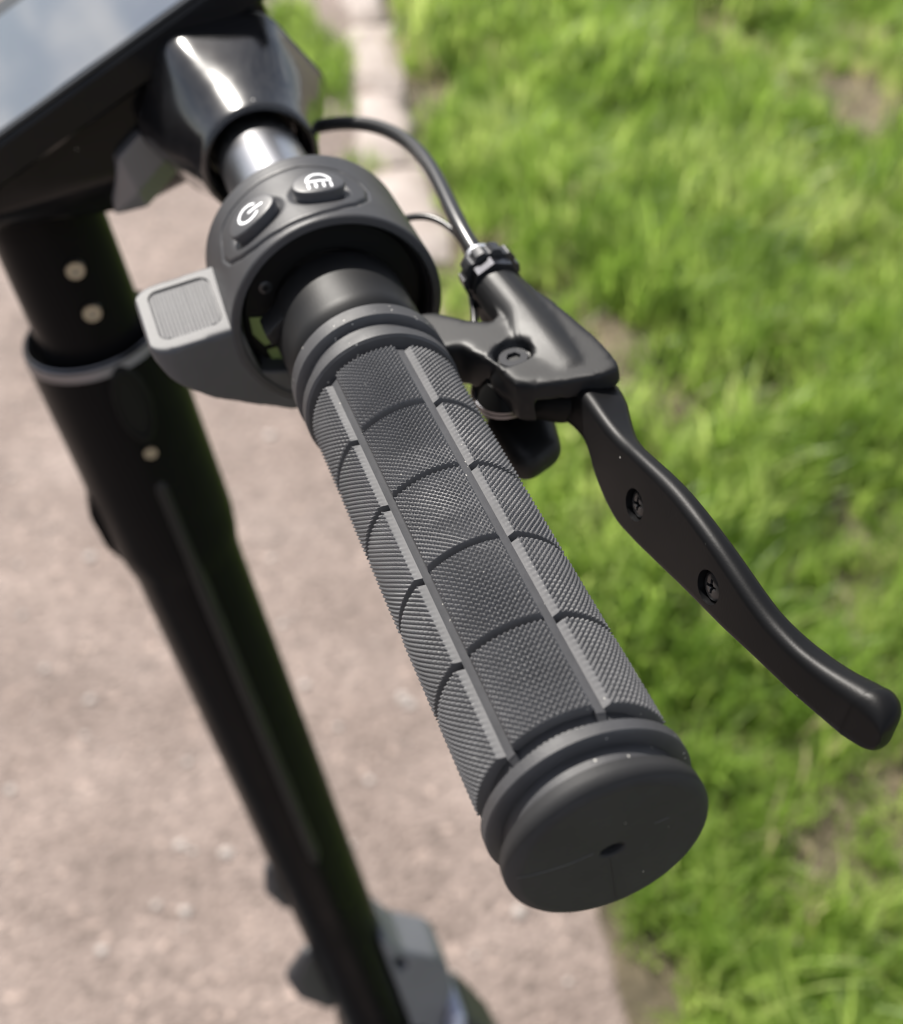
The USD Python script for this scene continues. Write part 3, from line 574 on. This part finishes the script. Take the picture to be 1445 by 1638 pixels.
# front cover, fork, fender, wheel and deck near the ground
fork = [(-46, -506), (-42, -507), (-35.2, -528), (-17.5, -549), (-13.8, -560), (-14.4, -588), (-25.0, -626), (-33, -640), (-46, -632)]
fc = man(to_outward(poly_h(fork, -229, -199)))
fc = fc - man(to_outward(poly_h([(-43, -528), (-37.5, -533), (-36.0, -545), (-42, -548)], -260, -170)))
cover = part('front_cover', soften(fc, 2.0, 4), 'grey_plastic', label='grey front cover on the stem')
part('side_panel', soften(man(to_outward(poly_h([(-20, -606), (-14.4, -604), (-13.0, -612), (-17.5, -640), (-30, -668), (-38, -668), (-28, -640)], -240, -190))), 2.0, 3), 'lilac_plastic', parent=cover, label='pale lilac panel')
AX = np.array([-14.0, -215.0, -905.0])
part('fork', soften(m3.Manifold.batch_boolean([hull(sph((-48, CH + s * 22, -660), 17), sph((-14, CH + s * 34, -760), 11), sph((AX[0], CH + s * 34, -905), 10)) for s in (-1, 1)] + [hull(sph((-50, CH, -640), 22), sph((-44, CH, -690), 24))], m3.OpType.Add), 3, 3), 'dark_plastic')
t = np.radians(np.linspace(-10, 118, 40)); rows = []
for w, dr in ((-30, -6), (-29, 4), (-18, 11), (0, 13), (18, 11), (29, 4), (30, -6), (27, 1), (16, 7), (0, 9), (-16, 7), (-27, 1)):
    rows.append(np.stack([AX[0] + (118 + dr) * np.cos(t), np.full(40, CH + w), AX[2] + (118 + dr) * np.sin(t)], -1))
part('front_fender', (np.stack(rows, 0).reshape(-1, 3), grid_faces(12, 40, wrap=True)), 'dark_plastic', smooth=40)
def wheel(c):
    tor = trimesh.creation.torus(major_radius=87, minor_radius=24, major_sections=72, minor_sections=28); tor.apply_scale([1, 1, 0.95])
    v = np.array(tor.vertices); return np.c_[v[:, 0], v[:, 2], v[:, 1]] + c, np.array(tor.faces)
fw = part('wheel', wheel(AX), 'tyre_rubber', smooth=True)
part('rim', cyl(AX + [0, -18, 0], AX + [0, 18, 0], 68, n=60), 'dark_metal', parent=fw, smooth=25)
GZ = -W([0, 0, 0])[0][2]
def world_pts(p):                                   # world metres -> (f, h, u) millimetres
    q = (np.asarray(p, float) - [0, 0, BAR]) @ ROT; return np.c_[q[:, 0], -q[:, 1], q[:, 2]] * 1000
dk = [(x, y, z) for x in (0.0, -0.62) for y in (0.14, 0.29) for z in (0.135, 0.19)] + [(0.03, 0.16, 0.19), (0.03, 0.27, 0.19)]
part('deck', hpts(world_pts(dk)), 'dark_plastic', smooth=25)
RW = world_pts([(-0.74, 0.215, 0.111)])[0]
rw = part('wheel', wheel(RW), 'tyre_rubber', smooth=True)
part('rim', cyl(RW + [0, -18, 0], RW + [0, 18, 0], 68, n=60), 'dark_metal', parent=rw, smooth=25)
part('deck_neck', hull(*[sph(world_pts([c])[0], r) for c, r in (((0.02, 0.215, 0.165), 24), ((0.045, 0.215, 0.33), 20), ((-0.05, 0.215, 0.165), 24))]), 'stem_paint')
part('rear_arm', hull(*[sph(world_pts([c])[0], 12) for c in ((-0.6, 0.16, 0.165), (-0.6, 0.27, 0.165), (-0.74, 0.16, 0.115), (-0.74, 0.27, 0.115))]), 'dark_plastic')

# ---------------------------------------------------------------- grass
def tuft(nb, seed, hmin, hmax, spread, wid):
    r = np.random.default_rng(seed); vs, fs, n = [], [], 0
    for _ in range(nb):
        a, d = r.random() * 2 * np.pi, spread * math.sqrt(r.random()); ht = hmin + (hmax - hmin) * r.random() ** 1.3
        lean = np.array([math.cos(b := r.random() * 2 * np.pi), math.sin(b)]) * ht * (0.15 + 0.75 * r.random()); w = wid * (0.7 + 0.6 * r.random())
        o = np.array([math.cos(a) * d, math.sin(a) * d]); side = np.array([-lean[1], lean[0]]); side /= np.linalg.norm(side) + 1e-9
        tw = r.normal(0, 0.4); side = np.array([side[0] * math.cos(tw) - side[1] * math.sin(tw), side[0] * math.sin(tw) + side[1] * math.cos(tw)])
        pts = []
        for k, s in enumerate((0, 0.35, 0.7, 1.0)):
            c = np.r_[o + lean * s ** 2.0, ht * (s - 0.28 * s * s * (np.linalg.norm(lean) / ht))]
            ww = w * (1, 0.95, 0.65, 0.06)[k] / 2
            pts += [c + np.r_[side * ww, 0], c - np.r_[side * ww, 0]]
        vs.append(pts); fs += [[n + 2 * k, n + 2 * k + 1, n + 2 * k + 3, n + 2 * k + 2] for k in range(3)]; n += 8
    return np.vstack(vs), np.array(fs)
def field(name, protos, mat, pos, rot, scl, idx, **kw):
    pi = UsdGeom.PointInstancer.Define(stage, '/World/' + name)
    paths = []
    for k, mh in enumerate(protos):
        usdkit.mesh(stage, f'/World/{name}/blade_clump_{k:03d}' if k else f'/World/{name}/blade_clump', mh, L + mat, smooth=True)
        paths.append(Sdf.Path(f'/World/{name}/blade_clump_{k:03d}' if k else f'/World/{name}/blade_clump'))
    pi.CreatePrototypesRel().SetTargets(paths)
    pi.CreateProtoIndicesAttr(Vt.IntArray.FromNumpy(idx.astype(np.int32)))
    pi.CreatePositionsAttr(Vt.Vec3fArray.FromNumpy(pos.astype(np.float32)))
    pi.CreateOrientationsAttr(Vt.QuathArray([Gf.Quath(float(math.cos(a / 2)), 0, 0, float(math.sin(a / 2))) for a in rot]))
    pi.CreateScalesAttr(Vt.Vec3fArray.FromNumpy(scl.astype(np.float32)))
    data(pi.GetPrim(), **kw)
rg = np.random.default_rng(11)
N = 26000
p = np.c_[rg.uniform(0.0, 4.2, N), rg.uniform(-0.9, 6.0, N)]
e = edge_x(p[:, 1])
dens = meshkit.fbm(np.c_[p * 2.6, np.zeros(N)], 4, 21)
dist_e = p[:, 0] - e - 0.06 * (meshkit.fbm(np.c_[p * 9, np.zeros(N)], 3, 4) - 0.4)
stone = (p[:, 1] > 1.7) & (dist_e < 0.075) & (dist_e > -0.09)
ok = (dist_e > 0.015) & ~stone & (dens + 0.12 * rg.random(N) > 0.34)
# bare patches of soil
for bx, by, br_ in ((1.30, 0.85, 0.08), (0.62, 1.02, 0.10), (0.88, 0.62, 0.07), (1.62, 2.05, 0.15), (0.56, 0.44, 0.05), (0.72, 1.32, 0.09), (1.1, 0.48, 0.05)):
    ok &= (np.hypot((p[:, 0] - bx), (p[:, 1] - by)) > br_ * (0.6 + 0.8 * rg.random(N)))
left = (np.hypot((p[:, 0] - 0.575) / 0.06, (p[:, 1] - 2.62) / 0.28) < 1) | (np.hypot((p[:, 0] - 0.55) / 0.012, (p[:, 1] - 2.08) / 0.05) < 1)
ok |= left
p = p[ok]; n = len(p)
tall = meshkit.fbm(np.c_[p * 3.4, np.zeros(n) + 9], 3, 33)
s = 0.62 + 1.0 * np.clip((tall - 0.3) / 0.4, 0, 1) * (0.6 + 0.5 * rg.random(n))
protos = [tuft(40, 100 + k, 0.025, 0.068, 0.045, 0.0042) for k in range(5)] + [tuft(28, 200 + k, 0.04, 0.10, 0.032, 0.005) for k in range(3)]
field('grass', protos, 'grass_blade', np.c_[p, np.full(n, -0.008)], rg.uniform(0, 6.28, n), np.c_[s, s, s * (0.85 + 0.4 * rg.random(n))], rg.integers(0, 8, n),
      label='lush green tufted grass beside the path', category='grass', kind='stuff')
N = 1500
p = np.c_[rg.uniform(0.2, 3.4, N), rg.uniform(-0.5, 5.0, N)]; ok = (p[:, 0] > edge_x(p[:, 1]) + 0.02) & (meshkit.fbm(np.c_[p * 2.6, np.zeros(N)], 4, 21) < 0.52)
p = p[ok]; n = len(p)
field('dry_grass', [tuft(12, 300 + k, 0.03, 0.09, 0.05, 0.003) for k in range(3)], 'dry_blade', np.c_[p, np.full(n, -0.006)], rg.uniform(0, 6.28, n), np.ones((n, 3)) * (0.8 + 0.5 * rg.random((n, 1))), rg.integers(0, 3, n),
      label='dry straw coloured blades among the green grass', category='dry grass', kind='stuff')
# loose grit on the path
N = 2600
p = np.c_[rg.uniform(-1.0, 1.0, N), rg.uniform(0.25, 5.0, N)]; p = p[p[:, 0] < edge_x(p[:, 1]) - 0.03]; n = len(p)
def stone_mesh(seed):
    t = trimesh.creation.icosphere(1, 0.004); v = np.array(t.vertices); v *= (0.7 + 0.6 * meshkit.noise(v * 300 + seed, seed))[:, None]; v[:, 2] *= 0.55
    return v, np.array(t.faces)
sc_ = 0.35 + 1.5 * rg.random(n) ** 5
field('grit', [stone_mesh(k) for k in range(3)], 'pebble', np.c_[p, np.full(n, 0.001)], rg.uniform(0, 6.28, n), np.ones((n, 3)) * sc_[:, None], rg.integers(0, 3, n),
      label='pale loose grit scattered over the pinkish path', category='grit', kind='stuff')
